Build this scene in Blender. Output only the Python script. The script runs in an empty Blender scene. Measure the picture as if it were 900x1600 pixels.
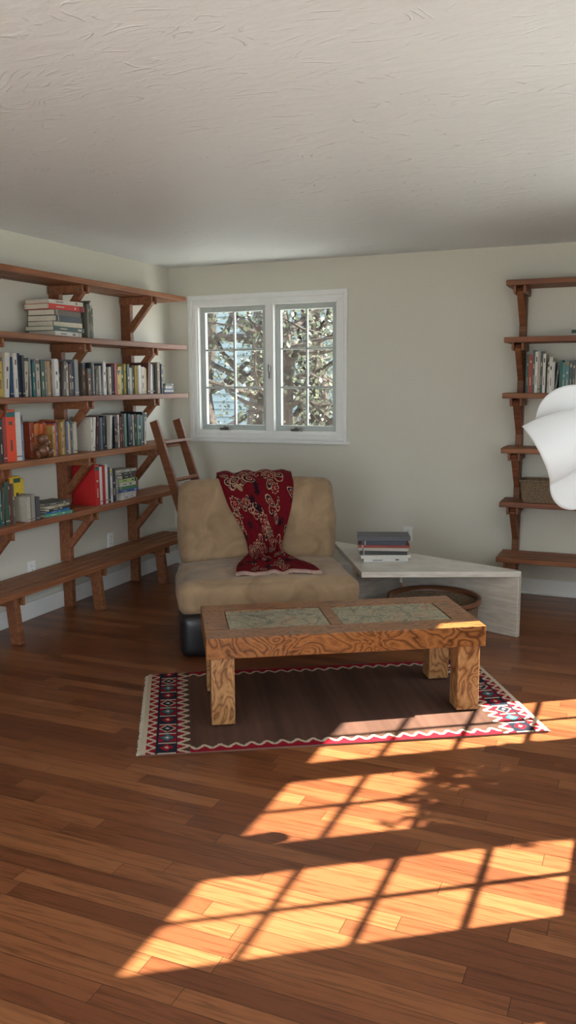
import bpy, math, random
import numpy as np
from mathutils import Vector, Matrix, noise
random.seed(7)
scene=bpy.context.scene
COL=bpy.context.collection
# ------------------------------------------------------------------ materials
def newmat(name):
    m=bpy.data.materials.new(name); m.use_nodes=True
    nt=m.node_tree; nt.nodes.clear()
    o=nt.nodes.new("ShaderNodeOutputMaterial"); b=nt.nodes.new("ShaderNodeBsdfPrincipled")
    nt.links.new(b.outputs[0],o.inputs[0])
    return m,nt,b
def N(nt,t,**kw):
    n=nt.nodes.new(t)
    for k,v in kw.items(): setattr(n,k,v)
    return n
def L(nt,a,b): nt.links.new(a,b)
def ramp(nt,stops):
    r=nt.nodes.new("ShaderNodeValToRGB"); e=r.color_ramp.elements
    while len(e)<len(stops): e.new(0.5)
    for el,(p,c) in zip(e,stops):
        el.position=p; el.color=(c[0],c[1],c[2],1)
    return r
def coords(nt,scale=(1,1,1),kind="Object"):
    t=N(nt,"ShaderNodeTexCoord"); m=N(nt,"ShaderNodeMapping"); m.inputs["Scale"].default_value=scale
    L(nt,t.outputs[kind],m.inputs[0]); return m.outputs[0]
def bump(nt,b,h,strength=0.3,dist=0.01):
    n=N(nt,"ShaderNodeBump"); n.inputs["Strength"].default_value=strength; n.inputs["Distance"].default_value=dist
    L(nt,h,n.inputs["Height"]); L(nt,n.outputs[0],b.inputs["Normal"])
def plain(name,c,rough=0.5,noise_amt=0.06,nscale=20,bumpd=0,metal=0):
    m,nt,b=newmat(name); v=coords(nt)
    n=N(nt,"ShaderNodeTexNoise"); n.inputs["Scale"].default_value=nscale; n.inputs["Detail"].default_value=4; L(nt,v,n.inputs["Vector"])
    r=ramp(nt,[(0.3,[x*(1-noise_amt) for x in c]),(0.7,[min(1,x*(1+noise_amt)) for x in c])]); L(nt,n.outputs[0],r.inputs[0])
    L(nt,r.outputs[0],b.inputs["Base Color"]); b.inputs["Roughness"].default_value=rough; b.inputs["Metallic"].default_value=metal
    if bumpd: bump(nt,b,n.outputs[0],0.4,bumpd)
    return m
def attrmat(name,rough=0.6,bumpd=0.0,nscale=200,spec=0.5):
    m,nt,b=newmat(name); a=N(nt,"ShaderNodeAttribute",attribute_name="Col")
    v=coords(nt); n=N(nt,"ShaderNodeTexNoise"); n.inputs["Scale"].default_value=nscale; L(nt,v,n.inputs["Vector"])
    mx=N(nt,"ShaderNodeMixRGB",blend_type='MULTIPLY'); mx.inputs[0].default_value=0.25
    L(nt,a.outputs["Color"],mx.inputs[1]); L(nt,n.outputs[0],mx.inputs[2]); L(nt,mx.outputs[0],b.inputs["Base Color"])
    b.inputs["Roughness"].default_value=rough; b.inputs["Specular IOR Level"].default_value=spec
    if bumpd: bump(nt,b,n.outputs[0],0.5,bumpd)
    return m
def wood(name,c1,c2,rough=0.5):
    m,nt,b=newmat(name); v=coords(nt,(1.2,22,22))
    n=N(nt,"ShaderNodeTexNoise"); n.inputs["Scale"].default_value=2.0; n.inputs["Detail"].default_value=6; n.inputs["Distortion"].default_value=0.4; L(nt,v,n.inputs["Vector"])
    r=ramp(nt,[(0.3,c1),(0.7,c2)]); L(nt,n.outputs[0],r.inputs[0])
    a=N(nt,"ShaderNodeAttribute",attribute_name="Col")
    mx=N(nt,"ShaderNodeMixRGB",blend_type='MULTIPLY'); mx.inputs[0].default_value=1
    L(nt,r.outputs[0],mx.inputs[1]); L(nt,a.outputs["Color"],mx.inputs[2]); L(nt,mx.outputs[0],b.inputs["Base Color"])
    b.inputs["Roughness"].default_value=rough; b.inputs["Specular IOR Level"].default_value=0.3; bump(nt,b,n.outputs[0],0.15,0.002)
    return m
def wallmat():
    m,nt,b=newmat("wall_paint_cream"); v=coords(nt)
    n=N(nt,"ShaderNodeTexNoise"); n.inputs["Scale"].default_value=90; n.inputs["Detail"].default_value=3; L(nt,v,n.inputs["Vector"])
    r=ramp(nt,[(0.3,(0.62,0.605,0.52)),(0.7,(0.645,0.63,0.545))]); L(nt,n.outputs[0],r.inputs[0]); L(nt,r.outputs[0],b.inputs["Base Color"])
    b.inputs["Roughness"].default_value=0.75; bump(nt,b,n.outputs[0],0.15,0.002); return m
def ceilmat():
    m,nt,b=newmat("ceiling_skip_trowel")
    v=coords(nt,(1.0,2.0,1))
    n=N(nt,"ShaderNodeTexNoise"); n.inputs["Scale"].default_value=2.2; n.inputs["Detail"].default_value=1.5; n.inputs["Distortion"].default_value=1.2; L(nt,v,n.inputs["Vector"])
    mu=N(nt,"ShaderNodeMath",operation='MULTIPLY'); mu.inputs[1].default_value=9; L(nt,n.outputs[0],mu.inputs[0])
    pp=N(nt,"ShaderNodeMath",operation='PINGPONG'); pp.inputs[1].default_value=0.5; L(nt,mu.outputs[0],pp.inputs[0])
    rr=ramp(nt,[(0.0,(1,1,1)),(0.12,(0,0,0))]); L(nt,pp.outputs[0],rr.inputs[0])
    n2=N(nt,"ShaderNodeTexNoise"); n2.inputs["Scale"].default_value=6.5; n2.inputs["Detail"].default_value=4; L(nt,v,n2.inputs["Vector"])
    r2=ramp(nt,[(0.52,(0,0,0)),(0.64,(1,1,1))]); L(nt,n2.outputs[0],r2.inputs[0])
    mm=N(nt,"ShaderNodeMath",operation='MULTIPLY'); L(nt,rr.outputs[0],mm.inputs[0]); L(nt,r2.outputs[0],mm.inputs[1])
    n3=N(nt,"ShaderNodeTexNoise"); n3.inputs["Scale"].default_value=11; n3.inputs["Detail"].default_value=6; n3.inputs["Distortion"].default_value=0.6; L(nt,v,n3.inputs["Vector"])
    ad=N(nt,"ShaderNodeMath",operation='MULTIPLY_ADD'); ad.inputs[1].default_value=0.8; L(nt,n3.outputs[0],ad.inputs[0]); L(nt,mm.outputs[0],ad.inputs[2])
    b.inputs["Base Color"].default_value=(0.755,0.80,0.825,1); b.inputs["Roughness"].default_value=0.4
    bump(nt,b,ad.outputs[0],0.55,0.007); return m
def floormat():
    m,nt,b=newmat("oak_strip_floor")
    t=N(nt,"ShaderNodeTexCoord"); s=N(nt,"ShaderNodeSeparateXYZ"); L(nt,t.outputs["Object"],s.inputs[0])
    RH=0.070
    d=N(nt,"ShaderNodeMath",operation='DIVIDE'); d.inputs[1].default_value=RH; L(nt,s.outputs[1],d.inputs[0])
    fl=N(nt,"ShaderNodeMath",operation='FLOOR'); L(nt,d.outputs[0],fl.inputs[0])
    wn=N(nt,"ShaderNodeTexWhiteNoise",noise_dimensions='1D'); L(nt,fl.outputs[0],wn.inputs["W"])
    ma=N(nt,"ShaderNodeMath",operation='MULTIPLY_ADD'); ma.inputs[1].default_value=7.0; L(nt,wn.outputs[0],ma.inputs[0]); L(nt,s.outputs[0],ma.inputs[2])
    c=N(nt,"ShaderNodeCombineXYZ"); L(nt,ma.outputs[0],c.inputs[0]); L(nt,s.outputs[1],c.inputs[1])
    br=N(nt,"ShaderNodeTexBrick",offset=0.0,squash=1.0)
    br.inputs["Color1"].default_value=(0,0,0,1); br.inputs["Color2"].default_value=(1,1,1,1); br.inputs["Mortar"].default_value=(0.5,0.5,0.5,1)
    br.inputs["Scale"].default_value=1; br.inputs["Mortar Size"].default_value=0.0011; br.inputs["Mortar Smooth"].default_value=0.1
    br.inputs["Brick Width"].default_value=0.75; br.inputs["Row Height"].default_value=RH; br.inputs["Bias"].default_value=0
    L(nt,c.outputs[0],br.inputs["Vector"])
    mp=N(nt,"ShaderNodeMapping"); mp.inputs["Scale"].default_value=(1.6,30,1); L(nt,c.outputs[0],mp.inputs[0])
    gv=N(nt,"ShaderNodeVectorMath",operation='ADD'); L(nt,mp.outputs[0],gv.inputs[0]); L(nt,br.outputs[0],gv.inputs[1])
    g=N(nt,"ShaderNodeTexNoise"); g.inputs["Scale"].default_value=2.4; g.inputs["Detail"].default_value=8; g.inputs["Distortion"].default_value=1.1; L(nt,gv.outputs[0],g.inputs["Vector"])
    r1=ramp(nt,[(0.0,(0.125,0.040,0.0165)),(0.35,(0.165,0.056,0.022)),(0.7,(0.20,0.071,0.027)),(1.0,(0.25,0.096,0.037))]); L(nt,br.outputs[0],r1.inputs[0])
    r2=ramp(nt,[(0.33,(0.45,0.40,0.36)),(0.52,(1,1,1)),(0.75,(1.0,1.0,1.0))]); L(nt,g.outputs[0],r2.inputs[0])
    mx=N(nt,"ShaderNodeMixRGB",blend_type='MULTIPLY'); mx.inputs[0].default_value=0.75; L(nt,r1.outputs[0],mx.inputs[1]); L(nt,r2.outputs[0],mx.inputs[2])
    m2=N(nt,"ShaderNodeMixRGB"); m2.inputs[2].default_value=(0.04,0.014,0.006,1); L(nt,br.outputs["Fac"],m2.inputs[0]); L(nt,mx.outputs[0],m2.inputs[1])
    L(nt,m2.outputs[0],b.inputs["Base Color"])
    b.inputs["Roughness"].default_value=0.31; b.inputs["Specular IOR Level"].default_value=0.36
    sb=N(nt,"ShaderNodeMath",operation='SUBTRACT'); L(nt,g.outputs[0],sb.inputs[0]); L(nt,br.outputs["Fac"],sb.inputs[1])
    bump(nt,b,sb.outputs[0],0.15,0.002)
    return m
def burl(name,c1,c2,c3,scale=3.0,stretch=(1,2.2,1.5)):
    m,nt,b=newmat(name); v=coords(nt,stretch)
    n=N(nt,"ShaderNodeTexNoise"); n.inputs["Scale"].default_value=scale; n.inputs["Detail"].default_value=2.5; n.inputs["Distortion"].default_value=0.9; L(nt,v,n.inputs["Vector"])
    mu=N(nt,"ShaderNodeMath",operation='MULTIPLY'); mu.inputs[1].default_value=24; L(nt,n.outputs[0],mu.inputs[0])
    pp=N(nt,"ShaderNodeMath",operation='PINGPONG'); pp.inputs[1].default_value=1.0; L(nt,mu.outputs[0],pp.inputs[0])
    r=ramp(nt,[(0.0,c1),(0.3,c2),(1.0,c3)]); L(nt,pp.outputs[0],r.inputs[0])
    n2=N(nt,"ShaderNodeTexNoise"); n2.inputs["Scale"].default_value=60; n2.inputs["Detail"].default_value=4; L(nt,v,n2.inputs["Vector"])
    mx=N(nt,"ShaderNodeMixRGB",blend_type='OVERLAY'); mx.inputs[0].default_value=0.4; L(nt,r.outputs[0],mx.inputs[1]); L(nt,n2.outputs[0],mx.inputs[2])
    L(nt,mx.outputs[0],b.inputs["Base Color"]); b.inputs["Roughness"].default_value=0.28; b.inputs["Specular IOR Level"].default_value=0.4; return m
def slate():
    m,nt,b=newmat("slate_tile"); v=coords(nt,(1,1,1))
    n=N(nt,"ShaderNodeTexNoise"); n.inputs["Scale"].default_value=7; n.inputs["Detail"].default_value=10; n.inputs["Roughness"].default_value=0.65; n.inputs["Distortion"].default_value=1.5; L(nt,v,n.inputs["Vector"])
    r=ramp(nt,[(0.32,(0.03,0.03,0.02)),(0.42,(0.11,0.12,0.075)),(0.47,(0.38,0.32,0.20)),(0.52,(0.12,0.125,0.08)),(0.57,(0.33,0.28,0.17)),(0.66,(0.24,0.11,0.045))]); L(nt,n.outputs[0],r.inputs[0])
    vo=N(nt,"ShaderNodeTexVoronoi",feature='DISTANCE_TO_EDGE'); vo.inputs["Scale"].default_value=9; L(nt,v,vo.inputs["Vector"])
    rv=ramp(nt,[(0.0,(0.25,0.22,0.18)),(0.05,(1,1,1))]); L(nt,vo.outputs[0],rv.inputs[0])
    mx=N(nt,"ShaderNodeMixRGB",blend_type='MULTIPLY'); mx.inputs[0].default_value=0.8; L(nt,r.outputs[0],mx.inputs[1]); L(nt,rv.outputs[0],mx.inputs[2])
    L(nt,mx.outputs[0],b.inputs["Base Color"]); b.inputs["Roughness"].default_value=0.3; bump(nt,b,n.outputs[0],0.6,0.006); return m
def travertine():
    m,nt,b=newmat("travertine_stone"); v=coords(nt,(2,2,14))
    n=N(nt,"ShaderNodeTexNoise"); n.inputs["Scale"].default_value=4; n.inputs["Detail"].default_value=7; L(nt,v,n.inputs["Vector"])
    r=ramp(nt,[(0.3,(0.48,0.44,0.37)),(0.55,(0.60,0.56,0.49)),(0.75,(0.68,0.65,0.58))]); L(nt,n.outputs[0],r.inputs[0])
    L(nt,r.outputs[0],b.inputs["Base Color"]); b.inputs["Roughness"].default_value=0.28; return m
def suede():
    m,nt,b=newmat("tan_suede"); v=coords(nt)
    n=N(nt,"ShaderNodeTexNoise"); n.inputs["Scale"].default_value=6; n.inputs["Detail"].default_value=6; n.inputs["Distortion"].default_value=1.0; L(nt,v,n.inputs["Vector"])
    r=ramp(nt,[(0.3,(0.205,0.135,0.076)),(0.7,(0.325,0.222,0.130))]); L(nt,n.outputs[0],r.inputs[0]); L(nt,r.outputs[0],b.inputs["Base Color"])
    b.inputs["Roughness"].default_value=0.95; b.inputs["Specular IOR Level"].default_value=0.2; b.inputs["Sheen Weight"].default_value=0.15; b.inputs["Sheen Roughness"].default_value=0.5
    bump(nt,b,n.outputs[0],0.6,0.016); return m
def wicker():
    m,nt,b=newmat("wicker_weave"); v=coords(nt,(1,1,1))
    w=N(nt,"ShaderNodeTexWave",bands_direction='Z'); w.inputs["Scale"].default_value=28; w.inputs["Distortion"].default_value=6; w.inputs["Detail Scale"].default_value=10; L(nt,v,w.inputs["Vector"])
    r=ramp(nt,[(0.1,(0.08,0.045,0.025)),(0.7,(0.40,0.29,0.18))]); L(nt,w.outputs[0],r.inputs[0]); L(nt,r.outputs[0],b.inputs["Base Color"])
    b.inputs["Roughness"].default_value=0.8; bump(nt,b,w.outputs[0],0.8,0.006); return m
def glassmat():
    m=bpy.data.materials.new("window_glass"); m.use_nodes=True; nt=m.node_tree; nt.nodes.clear()
    o=N(nt,"ShaderNodeOutputMaterial"); tr=N(nt,"ShaderNodeBsdfTransparent"); gl=N(nt,"ShaderNodeBsdfGlossy"); gl.inputs["Roughness"].default_value=0.02
    mx=N(nt,"ShaderNodeMixShader"); mx.inputs[0].default_value=0.05; L(nt,tr.outputs[0],mx.inputs[1]); L(nt,gl.outputs[0],mx.inputs[2]); L(nt,mx.outputs[0],o.inputs[0]); return m
def leafmat(name,c1,c2):
    m,nt,b=newmat(name); v=coords(nt); n=N(nt,"ShaderNodeTexNoise"); n.inputs["Scale"].default_value=3; L(nt,v,n.inputs["Vector"])
    r=ramp(nt,[(0.35,c1),(0.65,c2)]); L(nt,n.outputs[0],r.inputs[0]); L(nt,r.outputs[0],b.inputs["Base Color"]); b.inputs["Roughness"].default_value=0.5; return m
M_wall=wallmat(); M_ceil=ceilmat(); M_floor=floormat()
M_trim=plain("white_trim_paint",(0.80,0.815,0.80),0.4,0.02)
M_sash=plain("white_sash_shaded",(0.42,0.46,0.44),0.45,0.03)  # white sash, its greenish-grey shading put into the colour
M_red=wood("redwood_stain",(0.165,0.060,0.026),(0.30,0.120,0.053))
M_book=attrmat("book_cloth",0.55,0.0003,60,0.35)
M_rug=attrmat("rug_wool",0.95,0.002,260,0.1)
M_throw=attrmat("throw_fabric",0.9,0.001,200,0.1)
M_burl=burl("burl_wood",(0.065,0.021,0.006),(0.185,0.070,0.020),(0.29,0.118,0.036),4.2)
M_burl2=burl("burl_wood_leg",(0.13,0.05,0.018),(0.29,0.138,0.052),(0.39,0.21,0.085),4.2,(1.8,1.8,1.0))
M_slate=slate(); M_trav=travertine(); M_suede=suede(); M_wick=wicker(); M_glass=glassmat()
M_black=plain("black_leather",(0.012,0.012,0.014),0.35,0.2,30,0.002)
M_plate=plain("outlet_plastic",(0.82,0.82,0.80),0.35,0.01)
M_slot=plain("outlet_slot",(0.05,0.05,0.05),0.5,0.01)
M_metal=plain("dark_metal",(0.16,0.16,0.15),0.35,0.05,30,0,0.8)
M_darkw=plain("dark_rim_wood",(0.14,0.055,0.025),0.35,0.15,20)
M_siding=plain("clapboard_paint",(0.085,0.115,0.12),0.7,0.08,6)
M_bark=plain("bark",(0.030,0.022,0.016),0.9,0.5,12,0.03)
M_leaf=leafmat("leaf_green",(0.018,0.028,0.014),(0.075,0.085,0.045))
M_bounce=plain("pale_bounce_ground",(0.42,0.42,0.40),0.8,0.1,2)  # ground colour kept pale to throw light upward
M_sunblock=plain("sun_blocker_paint",(0.6,0.6,0.58),0.7,0.03)
m,nt,b=newmat("lamp_white_shade"); b.inputs["Base Color"].default_value=(0.58,0.59,0.59,1); b.inputs["Roughness"].default_value=0.4
tl=N(nt,"ShaderNodeBsdfTranslucent"); tl.inputs[0].default_value=(0.6,0.6,0.59,1); ms=N(nt,"ShaderNodeMixShader"); ms.inputs[0].default_value=0.2
o=[n for n in nt.nodes if n.type=='OUTPUT_MATERIAL'][0]; L(nt,b.outputs[0],ms.inputs[1]); L(nt,tl.outputs[0],ms.inputs[2]); L(nt,ms.outputs[0],o.inputs[0]); M_lamp=m

# ------------------------------------------------------------------ mesh builder
class MB:
    def __init__(s): s.v=[];s.f=[];s.m=[];s.c=[]
    def add(s,vs,fs,mat=0,col=(1,1,1)):
        o=len(s.v); s.v+= [tuple(x) for x in vs]
        for f in fs: s.f.append(tuple(i+o for i in f)); s.m.append(mat); s.c.append(col)
    def box(s,x0,x1,y0,y1,z0,z1,mat=0,col=(1,1,1),M=None):
        vs=[Vector((x,y,z)) for x in (x0,x1) for y in (y0,y1) for z in (z0,z1)]
        if M is not None: vs=[M@v for v in vs]
        s.add(vs,[(0,1,3,2),(4,6,7,5),(0,4,5,1),(2,3,7,6),(0,2,6,4),(1,5,7,3)],mat,col)
    def beam(s,p,q,w,h,side=(1,0,0),mat=0,col=(1,1,1)):
        p=Vector(p);q=Vector(q);d=(q-p).normalized();sd=Vector(side).normalized();up=d.cross(sd).normalized()
        vs=[]
        for e in (p,q):
            for a in (-1,1):
                for b_ in (-1,1): vs.append(e+sd*w/2*a+up*h/2*b_)
        s.add(vs,[(0,1,3,2),(4,6,7,5),(0,4,5,1),(2,3,7,6),(0,2,6,4),(1,5,7,3)],mat,col)
    def tube(s,pts,rad,n=10,mat=0,col=(1,1,1)):
        P=[Vector(p) for p in pts]
        vs=[];fs=[]
        for i,p in enumerate(P):
            d=(P[min(i+1,len(P)-1)]-P[max(i-1,0)]).normalized()
            a=d.orthogonal().normalized() if i==0 else (a-d*a.dot(d)).normalized()
            b_=d.cross(a); r=rad[i] if isinstance(rad,(list,tuple)) else rad
            for k in range(n):
                t=2*math.pi*k/n; vs.append(p+a*r*math.cos(t)+b_*r*math.sin(t))
        for i in range(len(P)-1):
            for k in range(n): fs.append((i*n+k,i*n+(k+1)%n,(i+1)*n+(k+1)%n,(i+1)*n+k))
        fs.append(tuple(range(n))[::-1]); fs.append(tuple((len(P)-1)*n+k for k in range(n)))
        s.add(vs,fs,mat,col)
    def lathe(s,prof,n=40,mat=0,col=(1,1,1),c=(0,0,0)):
        vs=[];fs=[]
        for r,z in prof:
            for k in range(n):
                t=2*math.pi*k/n; vs.append((c[0]+r*math.cos(t),c[1]+r*math.sin(t),c[2]+z))
        for i in range(len(prof)-1):
            for k in range(n): fs.append((i*n+k,i*n+(k+1)%n,(i+1)*n+(k+1)%n,(i+1)*n+k))
        s.add(vs,fs,mat,col)
    def prism(s,poly,z0,z1,mat=0,col=(1,1,1)):
        n=len(poly); vs=[(x,y,z0) for x,y in poly]+[(x,y,z1) for x,y in poly]
        fs=[tuple(range(n))[::-1],tuple(range(n,2*n))]+[(i,(i+1)%n,n+(i+1)%n,n+i) for i in range(n)]
        s.add(vs,fs,mat,col)
    def obj(s,name,mats,loc=(0,0,0),rotz=0,bevel=0,smooth=False,parent=None,rot=None):
        me=bpy.data.meshes.new(name); me.from_pydata(s.v,[],s.f)
        for m in mats: me.materials.append(m)
        me.polygons.foreach_set("material_index",s.m)
        ca=me.color_attributes.new("Col",'FLOAT_COLOR','CORNER')
        arr=[]
        for f,c in zip(s.f,s.c): arr+= [c[0],c[1],c[2],1.0]*len(f)
        ca.data.foreach_set("color",arr)
        if smooth: me.polygons.foreach_set("use_smooth",[True]*len(me.polygons))
        me.update()
        o=bpy.data.objects.new(name,me); COL.objects.link(o); o.location=loc
        o.rotation_euler=rot if rot else (0,0,rotz)
        if bevel:
            bm=o.modifiers.new("bevel",'BEVEL'); bm.width=bevel; bm.segments=2; bm.limit_method='ANGLE'; bm.angle_limit=math.radians(50)
        if parent: o.parent=parent
        return o
def empty(name,loc=(0,0,0),rotz=0):
    e=bpy.data.objects.new(name,None); COL.objects.link(e); e.location=loc; e.rotation_euler=(0,0,rotz); e.empty_display_size=0.1; return e
def cushion(name,w,d,h,r,bulge,mat,parent,loc,rot=(0,0,0),n=22,wr=0.006,seed=0):
    vs={};V=[];F=[]
    def key(p):
        k=tuple(round(x,5) for x in p)
        if k not in vs: vs[k]=len(V); V.append(p)
        return vs[k]
    g=[math.sin(math.pi/2*(-1+2*i/n))*0.55+0.45*(-1+2*i/n) for i in range(n+1)]
    for ax in range(3):
        for sgn in (-1,1):
            for i in range(n):
                for j in range(n):
                    q=[]
                    for a,b_ in ((i,j),(i+1,j),(i+1,j+1),(i,j+1)):
                        p=[0,0,0]; p[ax]=sgn; p[(ax+1)%3]=g[a]; p[(ax+2)%3]=g[b_]; q.append(key(tuple(p)))
                    if sgn<0: q=q[::-1]
                    F.append(q)
    H=(w/2,d/2,h/2); out=[]
    for p in V:
        P=Vector([p[i]*H[i] for i in range(3)])
        inner=Vector([max(-H[i]+r,min(H[i]-r,P[i])) for i in range(3)])
        dd=P-inner
        if dd.length>1e-6:
            mxc=max(abs(x) for x in dd); P=inner+dd.normalized()*min(r,mxc)
        bl=[ (1-p[(i+1)%3]**2)*(1-p[(i+2)%3]**2) for i in range(3)]
        for i in range(3):
            if abs(p[i])>0.999: P[i]+=math.copysign(bulge[i]*bl[i],p[i])
        nn=noise.noise_vector(P*5+Vector((seed,0,0)))*wr+noise.noise_vector(P*14+Vector((seed,3,0)))*wr*0.4
        out.append(P+nn)
    me=bpy.data.meshes.new(name); me.from_pydata(out,[],F); me.materials.append(mat)
    me.polygons.foreach_set("use_smooth",[True]*len(me.polygons)); me.update()
    o=bpy.data.objects.new(name,me); COL.objects.link(o); o.parent=parent; o.location=loc; o.rotation_euler=rot
    o.modifiers.new("sub",'SUBSURF').levels=1; o.modifiers["sub"].render_levels=1
    return o
# ------------------------------------------------------------------ room
W=4.22; YB=-8.0; H=2.44; T=0.10
def wall_holes(name,axis,pos,t,a0,a1,z0,z1,holes,mat):
    mb=MB(); A=sorted(set([a0,a1]+[h[0] for h in holes]+[h[1] for h in holes])); Z=sorted(set([z0,z1]+[h[2] for h in holes]+[h[3] for h in holes]))
    for i in range(len(A)-1):
        for j in range(len(Z)-1):
            ca=(A[i]+A[i+1])/2; cz=(Z[j]+Z[j+1])/2
            if any(h[0]<ca<h[1] and h[2]<cz<h[3] for h in holes): continue
            if axis=='x': mb.box(A[i],A[i+1],min(pos,pos+t),max(pos,pos+t),Z[j],Z[j+1])
            else: mb.box(min(pos,pos+t),max(pos,pos+t),A[i],A[i+1],Z[j],Z[j+1])
    return mb.obj(name,[mat])
wall_holes("wall_back",'x',0,T,-T,W+T,-0.1,H+0.1,[(0.245,1.475,1.115,2.145)],M_wall)
wall_holes("wall_left",'y',-T,T,YB-T,0,-0.1,H+0.1,[],M_wall)
RW=[(-3.30,-2.82),(-2.64,-2.12),(-1.96,-1.44),(-4.22,-3.72)]
ZS,ZH=0.87,2.10
FX0,FX1=1.1,3.3
wall_holes("wall_right",'y',W,T,YB-T,0,-0.1,H+0.1,[(-4.30,-1.36,ZS-0.06,ZH+0.05),(-7.3,-5.2,0.5,2.15)],M_wall)
wall_holes("wall_front",'x',YB-T,T,0,W,-0.1,H+0.1,[(FX0,FX1,0.06,2.15)],M_wall)
mb=MB(); mb.box(-T,W+T,YB-T,T,-0.1,0); mb.obj("floor",[M_floor])
mb=MB(); mb.box(-T,W+T,YB-T,T,H,H+0.1); mb.obj("ceiling",[M_ceil])
mb=MB(); mb.box(0.013,W,-0.014,0,0,0.115); mb.box(0.013,W,-0.02,0,0,0.015); mb.obj("baseboard_back",[M_trim],bevel=0.004)
mb=MB(); mb.box(0,0.014,YB,0,0,0.115); mb.obj("baseboard_left",[M_trim],bevel=0.004)
mb=MB(); mb.box(W-0.014,W,YB,0,0,0.115); mb.obj("baseboard_right",[M_trim],bevel=0.004)
def frame(mb,a0,a1,z0,z1,w,d0,d1,mat=0):
    mb.box(a0,a1,d0,d1,z0,z0+w,mat); mb.box(a0,a1,d0,d1,z1-w,z1,mat)
    mb.box(a0,a0+w,d0,d1,z0+w,z1-w,mat); mb.box(a1-w,a1,d0,d1,z0+w,z1-w,mat)
mb=MB()
frame(mb,0.18,1.54,1.05,2.21,0.075,-0.022,0.0)
frame(mb,0.20,1.52,1.07,2.19,0.02,-0.032,-0.02)
frame(mb,0.235,1.485,1.105,2.155,0.035,-0.012,0.095)
mb.box(0.865,0.935,-0.018,0.095,1.14,2.12)
mb.box(0.16,1.56,-0.032,0.0,1.045,1.065)
for a0,a1 in ((0.27,0.865),(0.935,1.45)):
    frame(mb,a0,a1,1.14,2.12,0.042,0.03,0.07,1)
    g0,g1=a0+0.042,a1-0.042; zz0,zz1=1.182,2.078
    mb.box((g0+g1)/2-0.008,(g0+g1)/2+0.008,0.035,0.06,zz0,zz1,1)
    for k in (1,2): z=zz0+(zz1-zz0)*k/3; mb.box(g0,g1,0.036,0.059,z-0.008,z+0.008,1)
    mb.add([(g0,0.065,zz0),(g1,0.065,zz0),(g1,0.065,zz1),(g0,0.065,zz1)],[(0,1,2,3)],2)
    cx=(a0+a1)/2-0.08
    mb.box(cx-0.035,cx+0.035,-0.02,0.02,1.14,1.16,3); mb.tube([(cx,-0.02,1.155),(cx+0.02,-0.045,1.17),(cx+0.07,-0.05,1.155)],0.006,8,3); mb.tube([(cx+0.07,-0.05,1.14),(cx+0.07,-0.05,1.175)],0.009,8,3)
mb.box(0.90,0.915,-0.04,-0.018,1.55,1.65,3); mb.box(0.902,0.913,-0.055,-0.035,1.60,1.66,3)
mb.obj("window_1",[M_trim,M_sash,M_glass,M_metal],bevel=0.003)
def ywin(name,cas,z0,z1,rows,cols,xp,outer):
    mb=MB(); y0,y1,zo0,zo1=outer
    def b(a0,a1,d0,d1,zz0,zz1,mat=0): mb.box(d0,d1,a0,a1,zz0,zz1,mat)
    b(y0-0.07,y1+0.07,xp-0.02,xp,zo0-0.07,zo0); b(y0-0.07,y1+0.07,xp-0.02,xp,zo1,zo1+0.07)
    b(y0-0.07,y0,xp-0.02,xp,zo0,zo1); b(y1,y1+0.07,xp-0.02,xp,zo0,zo1)
    cs=sorted(cas); edges=[y0]+[v for c in cs for v in c]+[y1]
    for i in range(0,len(edges),2): b(edges[i],edges[i+1],xp+0.03,xp+0.07,zo0,zo1)
    for c0,c1 in cs:
        b(c0,c1,xp+0.03,xp+0.07,zo0,z0); b(c0,c1,xp+0.03,xp+0.07,z1,zo1)
        for k in range(1,cols): y=c0+(c1-c0)*k/cols; b(y-0.009,y+0.009,xp+0.042,xp+0.058,z0,z1)
        for k in range(1,rows): z=z0+(z1-z0)*k/rows; b(c0,c1,xp+0.043,xp+0.057,z-0.009,z+0.009)
        mb.add([(xp+0.062,c0,z0),(xp+0.062,c1,z0),(xp+0.062,c1,z1),(xp+0.062,c0,z1)],[(0,1,2,3)],1)
    mb.obj(name,[M_trim,M_glass])
ywin("window_2",RW,ZS,ZH,4,2,W,(-4.30,-1.36,ZS-0.06,ZH+0.05))
ywin("window_3",[(-7.25,-6.3),(-6.2,-5.25)],0.55,2.1,4,3,W,(-7.3,-5.2,0.5,2.15))
mb=MB()
for a0,a1 in ((FX0,(FX0+FX1)/2),((FX0+FX1)/2,FX1)):
    frame(mb,a0,a1,0.06,2.15,0.06,YB-0.07,YB-0.03)
    mb.add([(a0,YB-0.05,0.1),(a1,YB-0.05,0.1),(a1,YB-0.05,2.1),(a0,YB-0.05,2.1)],[(0,1,2,3)],1)
frame(mb,FX0-0.07,FX1+0.07,0.0,2.22,0.07,YB,YB+0.02)
mb.obj("fill_light_glass_door",[M_trim,M_glass])  # unseen glass door behind the camera, added for frontal fill light
# ------------------------------------------------------------------ outlets
def outlet(name,loc,rotz):
    mb=MB(); mb.box(-0.035,0.035,-0.006,0,-0.057,0.057,0)
    for dz in (0.024,-0.024):
        mb.box(-0.016,0.016,-0.009,-0.005,dz-0.015,dz+0.015,0)
        mb.box(-0.008,-0.005,-0.0095,-0.008,dz-0.006,dz+0.007,1); mb.box(0.005,0.008,-0.0095,-0.008,dz-0.006,dz+0.005,1)
    mb.box(-0.003,0.003,-0.008,-0.005,-0.003,0.003,1)
    mb.obj(name,[M_plate,M_slot],loc,rotz,bevel=0.0015)
outlet("wall_outlet",(2.03,0,0.38),0); outlet("wall_outlet",(0,-1.84,0.32),math.pi/2); outlet("wall_outlet",(0,-0.95,0.36),math.pi/2)
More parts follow.
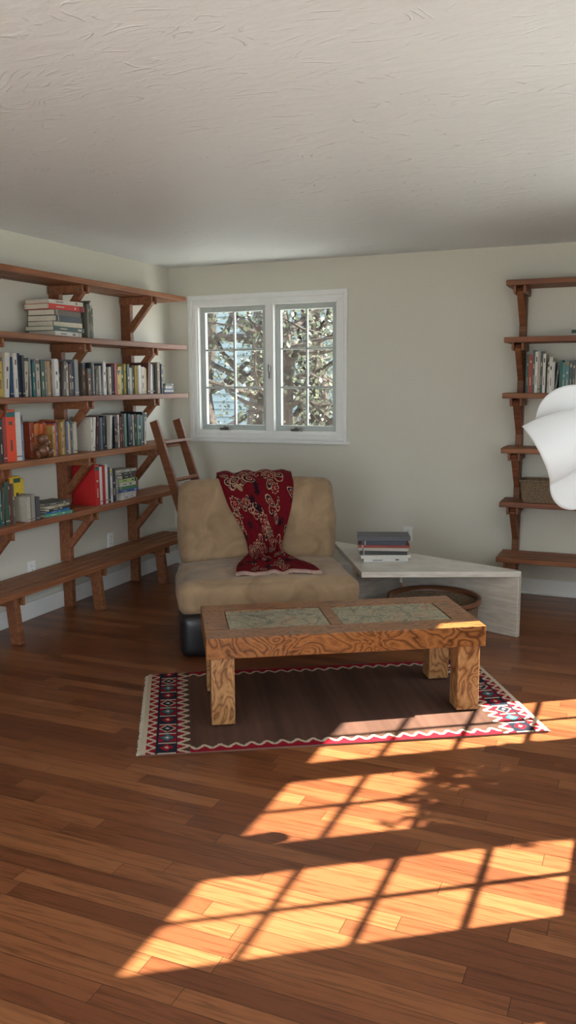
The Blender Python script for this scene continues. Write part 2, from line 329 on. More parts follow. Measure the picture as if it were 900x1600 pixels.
# ------------------------------------------------------------------ shelving
LEV=[0.70,1.07,1.44,1.81,2.18]
def shelf_unit(name,x0,x1,posts,loc,rotz,seed):
    rd=random.Random(seed); mb=MB()
    def tint(): k=rd.uniform(0.78,1.12); return (k,k*rd.uniform(0.92,1.02),k*rd.uniform(0.88,1.02))
    for z in LEV:
        for (ya,yb) in ((-0.30,-0.212),(-0.206,-0.118),(-0.112,-0.024)):
            mb.box(x0+rd.uniform(0,0.004),x1-rd.uniform(0,0.004),ya,yb,z-0.036,z,0,tint())
    zb=0.32
    for k in range(4):
        y=-0.345+k*0.082; mb.box(x0,x1,y,y+0.066,zb-0.034,zb,0,tint())
    for p in posts:
        t=tint(); mb.box(p-0.022,p+0.022,-0.085,-0.002,zb,2.13,0,t)
        for z in LEV:
            mb.box(p-0.040,p-0.023,-0.285,-0.01,z-0.036-0.052,z-0.0365,0,tint())
            mb.box(p+0.023,p+0.040,-0.285,-0.01,z-0.036-0.052,z-0.0365,0,tint())
            mb.beam((p,-0.045,z-0.30),(p,-0.262,z-0.062),0.040,0.046,(1,0,0),0,tint())
            for yy in (-0.045,-0.25):
                mb.tube([(p-0.045,yy,z-0.064),(p+0.045,yy,z-0.064)],0.008,8,1)
        mb.box(p-0.040,p-0.023,-0.335,-0.01,zb-0.034-0.055,zb-0.0345,0,tint()); mb.box(p+0.023,p+0.040,-0.335,-0.01,zb-0.034-0.055,zb-0.0345,0,tint())
        mb.beam((p,-0.30,0.0),(p,-0.27,zb-0.036),0.045,0.07,(1,0,0),0,tint())
        mb.box(p-0.022,p+0.022,-0.085,-0.015,0.0,zb-0.035,0,tint())
    return mb.obj(name,[M_red,M_metal],loc,rotz,bevel=0.004)
shelf_unit("plank_bookshelf",-5.0,-0.25,[-4.82,-3.99,-3.17,-2.345,-1.52,-0.695],(0,0,0),math.pi/2,1)
shelf_unit("plank_bookshelf",2.74,4.19,[2.83,3.655],(0,0,0),0,2)
# ------------------------------------------------------------------ books
PAL=[(0.02,0.025,0.03),(0.03,0.05,0.09),(0.48,0.42,0.32),(0.58,0.55,0.48),(0.28,0.03,0.02),(0.05,0.10,0.07),(0.35,0.22,0.10),(0.10,0.05,0.03),(0.02,0.06,0.14),(0.5,0.36,0.08),(0.22,0.22,0.21),(0.40,0.36,0.30),(0.02,0.12,0.12),(0.15,0.02,0.03),(0.62,0.60,0.55),(0.04,0.04,0.04),(0.12,0.10,0.08)]
PALD=[(0.02,0.02,0.022),(0.03,0.04,0.05),(0.05,0.08,0.06),(0.6,0.57,0.5),(0.02,0.03,0.07),(0.25,0.2,0.14),(0.5,0.47,0.4),(0.12,0.04,0.03),(0.08,0.10,0.13)]
PALR=[(0.6,0.6,0.55),(0.05,0.14,0.12),(0.7,0.68,0.6),(0.6,0.45,0.12),(0.10,0.25,0.25),(0.10,0.12,0.12),(0.55,0.5,0.38),(0.25,0.35,0.3),(0.35,0.08,0.05)]
PAGE=(0.66,0.60,0.48)
def book(mb,M,t,d,h,col,rd):
    c=0.0025
    mb.box(0,t,0,c,0,h,0,col,M); mb.box(0,c,c,d,0,h,0,col,M); mb.box(t-c,t,c,d,0,h,0,col,M)
    mb.box(c,t-c,c,d-0.004,0.004,h-0.004,0,PAGE,M)
    lum=sum(col)/3; lc=(0.55,0.5,0.38) if lum<0.25 else (0.10,0.07,0.06)
    k=rd.random()
    if k<0.6 and t>0.012:
        z=h*rd.uniform(0.5,0.8); w=t*0.3
        hh=h*rd.uniform(0.04,0.12)
        mb.box(w,t-w,-0.0006,0,z,z+hh,0,lc,M)
        mb.box(t*0.4,t*0.6,-0.0006,0,h*0.2,h*0.42,0,lc,M)
    if k>0.7: mb.box(0,t,-0.0006,0,h*0.08,h*0.10,0,lc,M)
    if k<0.15: mb.box(0,t,-0.0005,0,h*0.86,h*0.96,0,rd.choice(PAL),M)
def row(mb,x0,x1,z,hm,hM,pal,seed,front=-0.235,tm=0.014,tM=0.04,first=None):
    rd=random.Random(seed); x=x0
    while x<x1-0.012:
        t=min(rd.uniform(tm,tM),x1-x); h=rd.uniform(hm,hM); d=rd.uniform(0.13,0.19); f=front+rd.uniform(-0.006,0.02)
        M=Matrix.Translation((x,f,z+0.0005))
        if rd.random()<0.06: M=M@Matrix.Rotation(0.09,4,'Y'); x+=0.015
        c=rd.choice(pal)
        if first: c=first; first=None
        book(mb,M,t-0.001,d,h,c,rd); x+=t
def stack(mb,cx,cy,z,n,wl,dd,pal,seed,tm=0.012,tM=0.035,cols=None,ang=0.0):
    rd=random.Random(seed)
    for i in range(n):
        t=rd.uniform(tm,tM); w=wl*rd.uniform(0.82,1.0); d=dd*rd.uniform(0.85,1.0)
        col=cols[i] if cols else rd.choice(pal)
        R=Matrix.Translation((cx,cy,z))@Matrix.Rotation(ang+rd.uniform(-0.12,0.12),4,'Z')@Matrix.Translation((-w/2,-d/2,0.0))@Matrix(((0,0,1,0),(0,1,0,0),(1,0,0,0),(0,0,0,1)))
        book(mb,R,t,d,w,col,rd); z+=t+0.0005
    return z
R90=math.pi/2
def bk(name,fn,rotz=R90,loc=(0,0,0)):
    mb=MB(); fn(mb); return mb.obj(name,[M_book],loc,rotz)
bk("row_of_books",lambda mb:(row(mb,-2.95,-2.02,1.44,0.21,0.265,PAL,3),row(mb,-2.02,-1.56,1.44,0.20,0.235,PAL,4),row(mb,-1.50,-0.74,1.44,0.17,0.225,PAL,5),row(mb,-0.74,-0.50,1.44,0.21,0.235,PALD,6)))
bk("stack_of_books",lambda mb: stack(mb,-0.42,-0.17,1.44,6,0.15,0.12,PAL,8,0.008,0.016))
bk("stack_of_books",lambda mb: stack(mb,-1.70,-0.17,1.81,7,0.34,0.22,PAL,9,0.024,0.036,[(0.65,0.62,0.55),(0.03,0.07,0.05),(0.6,0.55,0.42),(0.04,0.05,0.06),(0.12,0.10,0.07),(0.55,0.04,0.03),(0.6,0.58,0.5)]))
bk("row_of_books",lambda mb: row(mb,-1.50,-1.42,1.81,0.19,0.25,[(0.55,0.5,0.4),(0.12,0.12,0.09)],10,-0.27,0.012,0.02))
def l107(mb):
    rd=random.Random(12)
    x=-2.66
    for t,h,c in ((0.06,0.22,(0.1,0.1,0.1)),(0.07,0.24,(0.5,0.45,0.3)),(0.08,0.27,(0.2,0.05,0.03)),(0.07,0.28,(0.55,0.08,0.03)),(0.03,0.26,(0.30,0.03,0.02)),(0.03,0.25,(0.03,0.03,0.03)),(0.03,0.26,(0.3,0.04,0.03)),(0.08,0.30,(0.75,0.075,0.02)),(0.045,0.285,(0.62,0.6,0.55)),(0.02,0.27,(0.2,0.25,0.35))):
        book(mb,Matrix.Translation((x,-0.25,1.0705)),t-0.001,0.2,h,c,rd); x+=t
    row(mb,-2.02,-1.86,1.07,0.20,0.22,[(0.6,0.16,0.04),(0.35,0.07,0.03)],14,-0.21,0.014,0.03)
    row(mb,-1.86,-1.60,1.07,0.19,0.225,[(0.45,0.28,0.08),(0.5,0.08,0.04),(0.5,0.45,0.35),(0.1,0.12,0.2),(0.3,0.25,0.2),(0.1,0.05,0.04)],15,-0.235,0.012,0.022)
    row(mb,-1.45,-1.06,1.07,0.21,0.235,PALD,16,-0.235,0.012,0.03,(0.6,0.56,0.48)); row(mb,-1.06,-0.74,1.07,0.215,0.24,PALD[:4]+[(0.1,0.2,0.15)],17)
bk("row_of_books",l107)
def l70(mb):
    rd=random.Random(22)
    row(mb,-2.9,-2.24,0.70,0.2,0.27,PAL,21)
    for x,t,h,c in ((-2.20,0.05,0.27,(0.72,0.50,0.03)),(-2.15,0.06,0.265,(0.75,0.53,0.03)),(-2.09,0.03,0.25,(0.72,0.50,0.05))): book(mb,Matrix.Translation((x,-0.16,0.7005)),t,0.13,h,c,rd)
    for x,t,h,c in ((-2.17,0.03,0.15,(0.45,0.42,0.35)),(-2.13,0.03,0.16,(0.3,0.28,0.24)),(-2.09,0.035,0.14,(0.08,0.08,0.08))): book(mb,Matrix.Translation((x,-0.27,0.7005)),t,0.1,h,c,rd)
    x=-1.455
    for t,h,c in ((0.05,0.275,(0.50,0.02,0.02)),(0.03,0.26,(0.60,0.58,0.55)),(0.035,0.265,(0.40,0.02,0.02)),(0.03,0.27,(0.65,0.62,0.58)),(0.03,0.245,(0.05,0.05,0.05)),(0.025,0.24,(0.6,0.6,0.57)),(0.04,0.23,(0.03,0.03,0.035)),(0.02,0.22,(0.3,0.3,0.3))): book(mb,Matrix.Translation((x,-0.25,0.7005)),t-0.001,0.19,h,c,rd); x+=t
bk("row_of_books",l70)
bk("stack_of_books",lambda mb: stack(mb,-1.87,-0.19,0.70,5,0.24,0.17,PAL,23,0.012,0.02,[(0.1,0.3,0.2),(0.02,0.15,0.35),(0.05,0.05,0.05),(0.5,0.45,0.3),(0.1,0.1,0.09)]))
bk("stack_of_books",lambda mb: stack(mb,-1.05,-0.17,0.70,9,0.23,0.16,PAL,24,0.015,0.028,[(0.65,0.63,0.6),(0.6,0.6,0.55),(0.05,0.1,0.3),(0.08,0.2,0.1),(0.6,0.58,0.5),(0.4,0.5,0.2),(0.05,0.05,0.05),(0.08,0.08,0.08),(0.5,0.48,0.4)]))
bk("row_of_books",lambda mb:(row(mb,2.885,3.02,1.44,0.25,0.285,PALR,31,-0.235,0.014,0.028),row(mb,3.02,3.60,1.44,0.19,0.235,PALR,32,-0.235,0.012,0.026)),0)
bk("stack_of_books",lambda mb: stack(mb,3.28,-0.17,1.81,2,0.24,0.16,PALD,33,0.012,0.022,[(0.55,0.55,0.5),(0.04,0.06,0.05)]),0)
mb=MB()
def ball(mb,c,r,mat=0,col=(1,1,1),n=14,sq=1.0):
    prof=[(max(1e-4,r*math.sin(math.pi*i/n)),-r*sq*math.cos(math.pi*i/n)) for i in range(n+1)]; mb.lathe(prof,18,mat,col,c)
ball(mb,(-1.99,-0.255,1.0705+0.045),0.042); ball(mb,(-1.985,-0.255,1.07+0.115),0.034); ball(mb,(-1.93,-0.26,1.0705+0.03),0.028)
ball(mb,(-1.945,-0.25,1.07+0.085),0.028); mb.tube([(-2.03,-0.25,1.12),(-2.05,-0.27,1.10),(-2.04,-0.27,1.075)],[0.015,0.013,0.014],8)
mb.obj("carved_wooden_figurine",[M_darkw],(0,0,0),R90,smooth=True)
mb=MB(); 
def rr(w,d,r,n=6):
    pts=[]
    for cx,cy,a in ((w-r,d-r,0),(-w+r,d-r,90),(-w+r,-d+r,180),(w-r,-d+r,270)):
        for k in range(n+1): t=math.radians(a+90*k/n); pts.append((cx+r*math.cos(t),cy+r*math.sin(t)))
    return pts
def loft(mb,rings,mat=0,cap=True):
    vs=[];fs=[];n=len(rings[0][0])
    for pts,z in rings: vs+=[(x,y,z) for x,y in pts]
    for i in range(len(rings)-1):
        for k in range(n): fs.append((i*n+k,i*n+(k+1)%n,(i+1)*n+(k+1)%n,(i+1)*n+k))
    if cap: fs.append(tuple(range(n))[::-1]); fs.append(tuple((len(rings)-1)*n+k for k in range(n)))
    mb.add(vs,fs,mat)
loft(mb,[(rr(0.155,0.085,0.03),0.0),(rr(0.17,0.095,0.035),0.07),(rr(0.175,0.10,0.035),0.135),(rr(0.182,0.105,0.035),0.14),(rr(0.182,0.105,0.035),0.155),(rr(0.165,0.09,0.03),0.155),(rr(0.16,0.085,0.03),0.13),(rr(0.145,0.07,0.03),0.01)])
mb.obj("wicker_basket",[M_wick],(3.05,-0.195,0.7015),0,smooth=False)
# ------------------------------------------------------------------ ladder
mb=MB()
for y in (-0.83,-0.50):
    mb.beam((0.74,y,0.0),(0.335,y,1.245),0.028,0.065,(0,1,0),0,(0.68,0.64,0.62))
for k in range(1,5):
    s=k/4.6; mb.beam((0.74-0.405*s,-0.83,1.245*s),(0.74-0.405*s,-0.50,1.245*s),0.07,0.024,(0.95,0,0.3),0,(0.8,0.75,0.7))
mb.obj("wooden_ladder",[M_red],bevel=0.004)
# ------------------------------------------------------------------ rug
def rugcol(u,v,Lx,Ly):
    x=u+Lx/2; y=v+Ly/2; ex=min(x,Lx-x); ey=min(y,Ly-y)
    cream=(0.47,0.40,0.30); red=(0.23,0.008,0.018); navy=(0.014,0.018,0.030); teal=(0.05,0.11,0.13)
    if ex<0.205:
        k=ex
        ty=(y/0.066); fy=ty-math.floor(ty); tri=abs(fy-0.5)*2
        if k<0.018: return cream
        if k<0.06:
            z=(k-0.018)/0.042
            if abs(tri-z)<0.24: return cream
            return red
        if k<0.068: return navy
        if k<0.145:
            ty=y/0.10; fy=ty-math.floor(ty); kk=abs((k-0.1065)/0.0385); n=int(math.floor(ty))%3
            if fy<0.10: return cream
            if fy<0.22 : return navy
            dd=abs(fy-0.61)*2.2+kk
            if dd<0.28: return cream
            if dd<0.80: return (red,teal,navy)[n]
            if dd<1.0: return cream if n==2 else navy
            return (navy,red,red)[n]
        if k<0.152: return navy
        z=(k-0.152)/0.05
        if abs(tri-z)<0.26: return cream
        return red if tri>z else (0.08,0.034,0.022)
    if ey<0.072:
        tx=x/0.066; fx=tx-math.floor(tx); tri=abs(fx-0.5)*2; z=(ey-0.026)/0.040
        if abs(tri-z)<0.28 and z>0: return cream
        if tri>z or ey<0.026: return red
    n=noise.noise(Vector((u*9,v*0.7,0)))*0.5+noise.noise(Vector((u*40,v*2,3)))*0.35
    k=1+n*0.6
    return (0.092*k,0.047*k,0.033*k)
Lx,Ly=1.76,0.98
mb=MB(); nx,ny=352,196
vs=[];fs=[];cs=[]
for j in range(ny+1):
    for i in range(nx+1):
        u=-Lx/2+Lx*i/nx; v=-Ly/2+Ly*j/ny
        e=0.006*noise.noise(Vector((u*1.5,v*1.5,9)))
        vs.append((u+0.008*noise.noise(Vector((v*2,1,1))) ,v+0.008*noise.noise(Vector((u*2,5,1))),0.009+abs(e)))
for j in range(ny):
    for i in range(nx):
        fs.append((j*(nx+1)+i,j*(nx+1)+i+1,(j+1)*(nx+1)+i+1,(j+1)*(nx+1)+i))
        cs.append(rugcol(-Lx/2+Lx*(i+.5)/nx,-Ly/2+Ly*(j+.5)/ny,Lx,Ly))
mb.v=vs;mb.f=fs;mb.m=[0]*len(fs);mb.c=cs
mb.box(-Lx/2+0.004,Lx/2-0.004,-Ly/2+0.004,Ly/2-0.004,0.001,0.008,0,(0.2,0.1,0.08))
rd=random.Random(5)
for s in (-1,1):
    y=-Ly/2+0.01
    while y<Ly/2-0.01:
        dx=rd.uniform(-0.003,0.003); fl=0.012 if s<0 else 0.004
        mb.beam((s*(Lx/2-0.003),y,0.007),(s*(Lx/2+fl+rd.uniform(0,0.006)),y+dx,0.003),0.004,0.004,(0,1,0),0,(0.50,0.44,0.34)); y+=0.008
RA=math.radians(30)
mb.obj("kilim_rug",[M_rug],(2.32,-2.515,0),RA)
# ------------------------------------------------------------------ coffee table
mb=MB(); tl,td,th=1.27,0.56,0.42; bx=tl/2; by=td/2
px0,px1,px2,px3=-0.525,-0.055,0.0,0.52; py0,py1=-0.145,0.165
mb.box(-bx,bx,-by,py0,th-0.095,th); mb.box(-bx,bx,py1,by,th-0.095,th)
mb.box(-bx,px0,py0,py1,th-0.095,th); mb.box(px3,bx,py0,py1,th-0.095,th); mb.box(px1,px2,py0,py1,th-0.095,th)
mb.box(px0,px3,py0,py1,th-0.06,th-0.03)
for a,b_ in ((px0,px1),(px2,px3)):
    mb.box(a+0.002,b_-0.002,py0+0.002,py1-0.002,th-0.03,th-0.003,2)
for sx in (-1,1):
    for sy in (-1,1):
        cx=sx*(bx-0.072); cy=sy*(by-0.068); mb.box(cx-0.052,cx+0.052,cy-0.052,cy+0.052,0.018,th-0.096,1)
mb.obj("coffee_table",[M_burl,M_burl2,M_slate],(2.335,-2.475,0),math.radians(31),bevel=0.003)
# ------------------------------------------------------------------ chair
ch=empty("armless_lounge_chair",(1.515,-1.535,0),math.radians(30))
cushion("base",0.98,0.94,0.25,0.05,(0.01,0.01,0),M_black,ch,(-0.015,-0.055,0.125),wr=0.003,n=14)
cushion("seat",1.02,0.88,0.215,0.07,(0.02,0.03,0.03),M_suede,ch,(0,-0.04,0.305),(math.radians(-2),0,0),wr=0.013,seed=3,n=28)
cushion("back",1.00,0.27,0.55,0.075,(0.01,0.035,0.01),M_suede,ch,(0,0.34,0.625),(math.radians(-10),0,0),wr=0.013,seed=8,n=28)
# ------------------------------------------------------------------ throw blanket
def throwcol():
    rd=random.Random(11); feats=[]
    for i in range(190):
        feats.append((rd.uniform(0,0.75),rd.uniform(0,1.5),rd.uniform(0.03,0.06),rd.uniform(0,6.28),rd.choice("fppsd")))
    grid={}
    for f in feats:
        for a in range(int((f[0]-0.09)//0.05),int((f[0]+0.09)//0.05)+1):
            for b_ in range(int((f[1]-0.09)//0.05),int((f[1]+0.09)//0.05)+1): grid.setdefault((a,b_),[]).append(f)
    def col(x,y):
        base=(0.115,0.004,0.008); cream=(0.42,0.28,0.18); dk=(0.016,0.006,0.010); br=(0.21,0.008,0.012)
        for fx,fy,r,a,k in grid.get((int(x//0.05),int(y//0.05)),[]):
            dx=x-fx;dy=y-fy; X=dx*math.cos(a)+dy*math.sin(a); Y=-dx*math.sin(a)+dy*math.cos(a); d=math.hypot(X,Y); t=math.atan2(Y,X)
            if k=='f':
                rp=r*(0.62+0.38*abs(math.cos(t*4)))
                if d<r*0.18: return br
                if d<r*0.28: return cream
                if d<rp*0.85: return dk if abs(math.sin(t*4))<0.5 else br
                if d<rp: return cream
            elif k=='p':
                e=math.hypot((X)/(r*1.1),Y/max(0.004,(r*0.62*(0.45+0.55*(X/(r*1.1)+1)/2))))
                if e<0.35: return br
                if e<0.47: return cream
                if e<0.85: return dk
                if e<1.0: return cream
            elif k=='d':
                if d<r*0.5*(1+0.3*math.sin(5*t)): return dk
            else:
                w=abs(d-r*0.6-0.3*r*math.sin(t))
                if w<0.003 and t>-1.5: return cream
                if d<r*0.12: return cream
        return base
    return col
tc=throwcol()
path=[(0.56,0.50),(0.545,0.70),(0.52,0.86),(0.46,0.925),(0.38,0.935),(0.30,0.915),(0.235,0.86),(0.19,0.74),(0.155,0.62),(0.12,0.52),(0.065,0.465),(-0.04,0.450),(-0.16,0.448),(-0.27,0.444),(-0.37,0.438)]
wid =[0.40,0.44,0.47,0.47,0.47,0.465,0.45,0.39,0.29,0.22,0.22,0.32,0.42,0.47,0.48]
cen =[-0.01,-0.01,-0.01,-0.01,-0.01,-0.01,0.0,0.01,0.025,0.03,0.035,0.04,0.05,0.055,0.06]
P=[Vector((0,a,b_)) for a,b_ in path]
def samp(arr,t):
    n=len(arr)-1; x=t*n; i=min(n-1,int(x)); f=x-i
    p0=arr[max(0,i-1)];p1=arr[i];p2=arr[i+1];p3=arr[min(n,i+2)]
    return 0.5*((2*p1)+(p2-p0)*f+(2*p0-5*p1+4*p2-p3)*f*f+(3*p1-p0-3*p2+p3)*f*f*f)
nu,nv=150,330; vs=[];fs=[];cs=[]
lens=[0]
pts=[samp(P,j/nv) for j in range(nv+1)]
for j in range(nv): lens.append(lens[-1]+(pts[j+1]-pts[j]).length)
for j in range(nv+1):
    t=j/nv; p=pts[j]; d=(pts[min(nv,j+1)]-pts[max(0,j-1)]).normalized(); nrm=Vector((1,0,0)).cross(d)
    nrm.normalize()
    if nrm.dot(Vector((0,-0.7,0.7)))<0 : nrm=-nrm
    if j<nv*0.18: nrm=Vector((0,0.95,0.3)).normalized()
    w=samp(wid,t); c=samp(cen,t); comp=1-min(1,w/0.5)
    for i in range(nu+1):
        u=i/nu*2-1
        x=c+u*w/2+0.012*noise.noise(Vector((t*6,u*0.5,2)))
        fold=(0.012+0.055*comp)*(0.5+0.5*math.sin(u*9+3*math.sin(t*5)+noise.noise(Vector((u*1.5,t*5,0)))*3))+0.012*noise.noise(Vector((u*3,t*9,5)))
        ed=1-abs(u)**6*0.8
        q=p+nrm*(fold*ed+0.006)
        vs.append((x,q.y,q.z))
for j in range(nv):
    for i in range(nu):
        a=j*(nu+1)+i; fs.append((a,a+1,a+nu+2,a+nu+1))
        cc=tc(0.72*(i+.5)/nu, lens[j])
        if lens[-1]-lens[j]<0.008: cc=(0.35,0.20,0.16)
        cs.append(cc)
mb=MB(); mb.v=vs;mb.f=fs;mb.m=[0]*len(fs);mb.c=cs
for i in range(0,nu+1,2):
    q=Vector(vs[nv*(nu+1)+i]); mb.beam(q,q+Vector((rd.uniform(-.004,.004),-0.012,-0.012)),0.003,0.003,(1,0,0),0,(0.40,0.27,0.22))
thr=mb.obj("paisley_throw_blanket",[M_throw],ch.location,math.radians(30),smooth=True)
sm=thr.modifiers.new("th",'SOLIDIFY'); sm.thickness=0.006; sm.offset=1
# ------------------------------------------------------------------ travertine table
mb=MB(); zt=0.40
A=(1.63,-0.57);B_=(2.13,-1.46);C_=(3.01,-1.10)
mb.prism([A,B_,C_,(2.98,-1.06)],zt-0.035,zt)
def vpanel(p,q,th_,z0,z1):
    p=Vector((*p,0));q=Vector((*q,0));d=(q-p).normalized();n=Vector((-d.y,d.x,0))*th_
    mb.prism([(p.x,p.y),(q.x,q.y),(q.x+n.x,q.y+n.y),(p.x+n.x,p.y+n.y)],z0,z1)
vpanel((2.22,-0.86),(3.0,-1.125),0.035,0,zt-0.0355)
vpanel((2.02,-1.22),(2.20,-0.84),0.035,0,zt-0.0355)
mb.obj("travertine_side_table",[M_trav],bevel=0.004)
bk("stack_of_books",lambda mb: stack(mb,0,0,0,7,0.33,0.22,PAL,41,0.017,0.028,[(0.60,0.60,0.57),(0.6,0.58,0.52),(0.05,0.05,0.05),(0.45,0.42,0.36),(0.25,0.05,0.04),(0.05,0.06,0.08),(0.10,0.10,0.11)]),math.radians(22),(2.14,-1.04,zt+0.001))
mb=MB(); mb.lathe([(0.001,0.0),(0.20,0.0),(0.235,0.03),(0.258,0.14),(0.264,0.22)],48,0); mb.lathe([(0.264,0.215),(0.278,0.222),(0.278,0.25),(0.258,0.25),(0.252,0.22)],48,1); mb.lathe([(0.252,0.22),(0.24,0.12),(0.22,0.04),(0.19,0.02),(0.001,0.02)],48,0)
mb.obj("round_wicker_basket",[M_wick,M_darkw],(2.53,-1.285,0.0),0,smooth=True)
# ------------------------------------------------------------------ pendant lamp with curved petals
lc=Vector((3.50,-3.19,1.30))
mb=MB()
rr_=Vector((0.9216,0.388,0)); ff=Vector((-0.388,0.9216,0)); uz=Vector((0,0,1))
def petal(mb,ang,tiltf,r0,ln,wd,curl,twist=0.0,off=(0,0,0),rnd=0.28,nar=0.45):
    a=math.radians(ang); d=(rr_*math.cos(a)+uz*math.sin(a)+ff*tiltf).normalized()
    side=(-rr_*math.sin(a)+uz*math.cos(a)); side=(side-d*side.dot(d)).normalized(); nn=d.cross(side)
    s2=side*math.cos(twist)+nn*math.sin(twist); n2=-side*math.sin(twist)+nn*math.cos(twist)
    if n2.dot(ff)<0: n2=-n2
    O=lc+rr_*off[0]+uz*off[1]+ff*off[2]
    nu,nv=24,16; vs=[];fs=[]
    for j in range(nv+1):
        t=j/nv
        for i in range(nu+1):
            u=math.sin((i/nu*2-1)*math.pi/2)
            w=wd*(nar+(1-nar)*math.sin(min(1,t*1.1)*math.pi/2)); end=ln*(1-rnd*(1-math.sqrt(max(0,1-u*u))))
            th_=u*curl
            vs.append(O+d*(r0+end*t)+s2*(w*math.sin(th_)/math.sin(min(curl,1.57)))-n2*(w*(math.cos(th_)-1)*0.8))
    for j in range(nv):
        for i in range(nu): a_=j*(nu+1)+i; fs.append((a_,a_+1,a_+nu+2,a_+nu+1))
    mb.add(vs,fs,0)
petal(mb,92,0.05,0.05,0.155,0.120,0.7,0,(-0.07,0,0.03),0.75,0.85)
petal(mb,207,-0.1,0.0,0.200,0.107,1.1,0,(-0.036,0.068,-0.07),0.0,0.7)
petal(mb,233,0.0,0.0,0.175,0.090,0.7,0,(-0.02,-0.054,-0.01),0.75,0.85)
for ang,tf,r0,ln,wd,cu,tw in ((300,-0.3,0.04,0.17,0.1,1.1,0.3),(0,-0.4,0.03,0.22,0.1,1.1,0.2),(50,-0.2,0.04,0.2,0.1,1.1,-0.3),(330,0.4,0.04,0.2,0.1,1.1,0.2),(20,0.7,0.04,0.2,0.1,1.1,0)):
    petal(mb,ang,tf,r0,ln,wd,cu,tw)
ball(mb,tuple(lc+ff*0.05),0.05,0)
mb.tube([lc+uz*0.05,(lc.x,lc.y,H-0.02)],0.004,8,1); mb.lathe([(0.001,0),(0.05,0),(0.06,-0.025),(0.001,-0.03)],24,0,(1,1,1),(lc.x,lc.y,H-0.001))
o=mb.obj("pendant_lamp",[M_lamp,M_metal],smooth=True)
s_=o.modifiers.new("s",'SOLIDIFY'); s_.thickness=0.002
# ------------------------------------------------------------------ outdoors
mb=MB(); mb.box(-30,35,-30,30,-0.6,-0.5); mb.obj("bounce_ground",[M_bounce])  # unseen ground made pale to bounce sunlight onto the ceiling
mb=MB(); mb.box(-T,W+T,T,1.05,2.60,2.72); mb.box(-T,W+T,1.0,1.05,2.5,2.72); mb.obj("sun_blocker_slab",[M_sunblock])  # unseen overhang added to keep sun out of the back window
mb=MB()
HY=8.0
for k in range(46):
    z=-0.5+k*0.14; mb.add([(-10,HY,z),(1.5,HY,z),(1.5,HY+.03,z+0.145),(-10,HY+.03,z+0.145),(-10,HY+.04,z),(1.5,HY+.04,z)],[(0,1,2,3),(0,4,5,1)])
mb.box(-10,1.5,HY+.05,14,-0.5,5.9); mb.obj("neighbour_house",[M_siding])
def tree(name,x,y,h,r,seed,nleaf,crown0,spread):
    rd=random.Random(seed); mb=MB()
    pts=[Vector((x,y,-0.5))]; 
    for k in range(8): pts.append(pts[-1]+Vector((rd.uniform(-.09,.09),rd.uniform(-.07,.07),h/8)))
    mb.tube(pts,[r*(1-0.07*k) for k in range(9)],10,0)
    ends=[]
    for k in range(34):
        s=pts[rd.randint(2,8)]; a=rd.uniform(0,6.28); q=[s]; dv=Vector((math.cos(a),math.sin(a),rd.uniform(0.1,0.9)))
        for i in range(5): dv=(dv+Vector((rd.uniform(-.5,.5),rd.uniform(-.5,.5),rd.uniform(-.35,.35)))).normalized(); q.append(q[-1]+dv*spread*0.2)
        mb.tube(q,[r*0.32,r*0.22,r*0.15,r*0.1,r*0.07,r*0.04],6,0); ends+=q[1:]
    for k in range(nleaf):
        e=rd.choice(ends)+Vector((rd.gauss(0,.18),rd.gauss(0,.18),rd.gauss(0,.18))); s=rd.uniform(0.015,0.035)
        a=Vector((rd.uniform(-1,1),rd.uniform(-1,1),rd.uniform(-1,1))).normalized(); b_=a.orthogonal().normalized()
        mb.add([e-a*s,e+b_*s*0.6,e+a*s,e-b_*s*0.6],[(0,1,2,3)],1)
    mb.obj(name,[M_bark,M_leaf])
tree("garden_tree",0.15,2.0,4.6,0.15,1,2200,1,1.0)
tree("garden_tree",-0.55,2.9,5,0.22,2,3000,1,1.7)
tree("garden_tree",0.0,3.6,5,0.17,3,4500,1,1.8)
tree("garden_tree",-1.6,3.8,5,0.20,4,1500,1,1.8)
tree("garden_tree",0.75,2.2,4,0.08,6,1200,1,1.1)
tree("garden_tree",0.3,4.6,5.5,0.18,8,6000,1,2.0)
def shrub(name,x0,x1,y0,y1,z1,n,seed):
    rd=random.Random(seed); mb=MB()
    for k in range(12):
        bx_=rd.uniform(x0,x1);by_=rd.uniform(y0,y1); mb.tube([((x0+x1)/2,(y0+y1)/2,-0.5),(bx_,by_,z1*0.5),(bx_,by_,z1*0.95)],[0.03,0.02,0.008],6,0)
    for k in range(n):
        e=Vector((rd.uniform(x0,x1),rd.uniform(y0,y1),rd.uniform(-0.4,z1))); s=rd.uniform(0.03,0.06)
        a=Vector((rd.uniform(-1,1),rd.uniform(-1,1),rd.uniform(-1,1))).normalized(); b_=a.orthogonal().normalized()
        mb.add([e-a*s,e+b_*s*0.6,e+a*s,e-b_*s*0.6],[(0,1,2,3)],1)
    mb.obj(name,[M_bark,M_leaf])
shrub("sun_blocker_shrub",4.6,5.0,-2.38,-1.72,2.00,12000,3)  # unseen shrub added to block sun low in one casement
shrub("sun_blocker_shrub",4.7,5.4,-4.2,-3.05,2.5,1400,5)  # unseen sparse foliage added to dim sun through the end casement
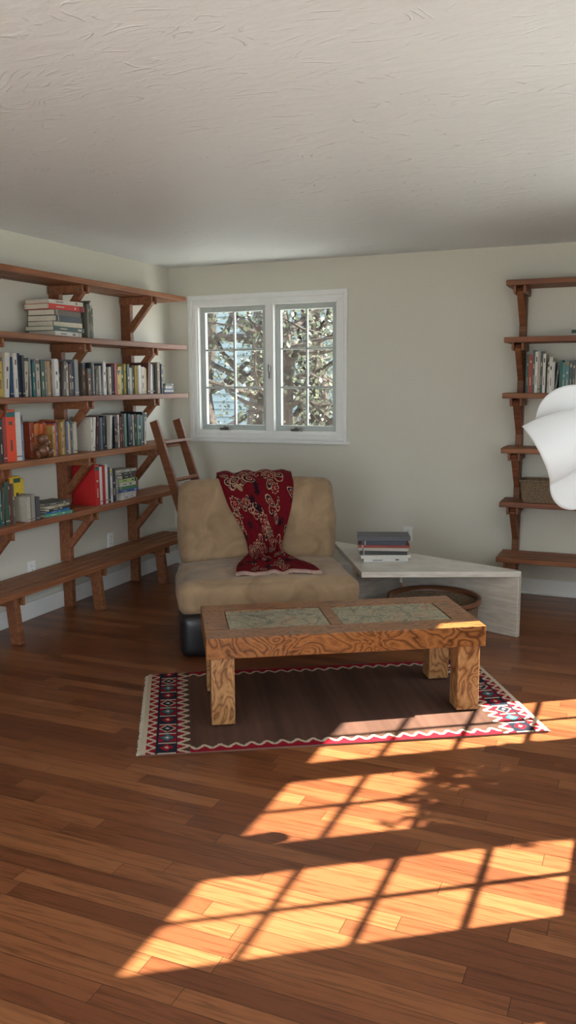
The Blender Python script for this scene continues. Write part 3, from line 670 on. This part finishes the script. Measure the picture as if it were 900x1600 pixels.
# ------------------------------------------------------------------ light
sd=bpy.data.lights.new("sun",'SUN'); sd.energy=46; sd.color=(1,0.94,0.80); sd.angle=math.radians(0.6)
so=bpy.data.objects.new("sun",sd); COL.objects.link(so)
so.rotation_euler=Vector((-0.87,-0.587,-1.0)).to_track_quat('-Z','Y').to_euler(); so.location=(8,4,8)
w=bpy.data.worlds.new("sky"); scene.world=w; w.use_nodes=True; nt=w.node_tree; nt.nodes.clear()
o=N(nt,"ShaderNodeOutputWorld"); bg=N(nt,"ShaderNodeBackground"); bg.inputs[0].default_value=(0.82,0.91,1.0,1); bg.inputs[1].default_value=7.6; L(nt,bg.outputs[0],o.inputs[0])
def portal(loc,rot,sx,sy):
    a=bpy.data.lights.new("window_portal",'AREA'); a.shape='RECTANGLE'; a.size=sx; a.size_y=sy; a.cycles.is_portal=True
    ob=bpy.data.objects.new("window_portal",a); COL.objects.link(ob); ob.location=loc; ob.rotation_euler=rot
portal((W+0.09,-2.83,1.48),(0,math.radians(90),0),1.3,2.95)
portal((W+0.09,-6.25,1.32),(0,math.radians(90),0),1.65,2.1)
portal(((FX0+FX1)/2,YB-0.09,1.1),(math.radians(90),0,0),FX1-FX0,2.1)
portal((0.86,0.09,1.63),(math.radians(-90),0,0),1.2,1.0)
# ------------------------------------------------------------------ camera
f,yaw,pitch,roll,cx,cy,cz=1320.7929,0.3985,0.1515,-0.0053,3.6384,-6.1630,1.5152
fw=Vector((-math.sin(yaw)*math.cos(pitch),math.cos(yaw)*math.cos(pitch),-math.sin(pitch)))
r0=Vector((math.cos(yaw),math.sin(yaw),0)); u0=r0.cross(fw)
r1=r0*math.cos(roll)+u0*math.sin(roll); u1=-r0*math.sin(roll)+u0*math.cos(roll)
cd=bpy.data.cameras.new("camera"); co=bpy.data.objects.new("camera",cd); COL.objects.link(co)
co.matrix_world=Matrix((( r1.x,u1.x,-fw.x,cx),(r1.y,u1.y,-fw.y,cy),(r1.z,u1.z,-fw.z,cz),(0,0,0,1)))
cd.sensor_fit='VERTICAL'; cd.sensor_height=24; cd.lens=24*f/1600; cd.clip_start=0.05
scene.camera=co
scene.view_settings.view_transform='Standard'
scene.view_settings.exposure=0.0
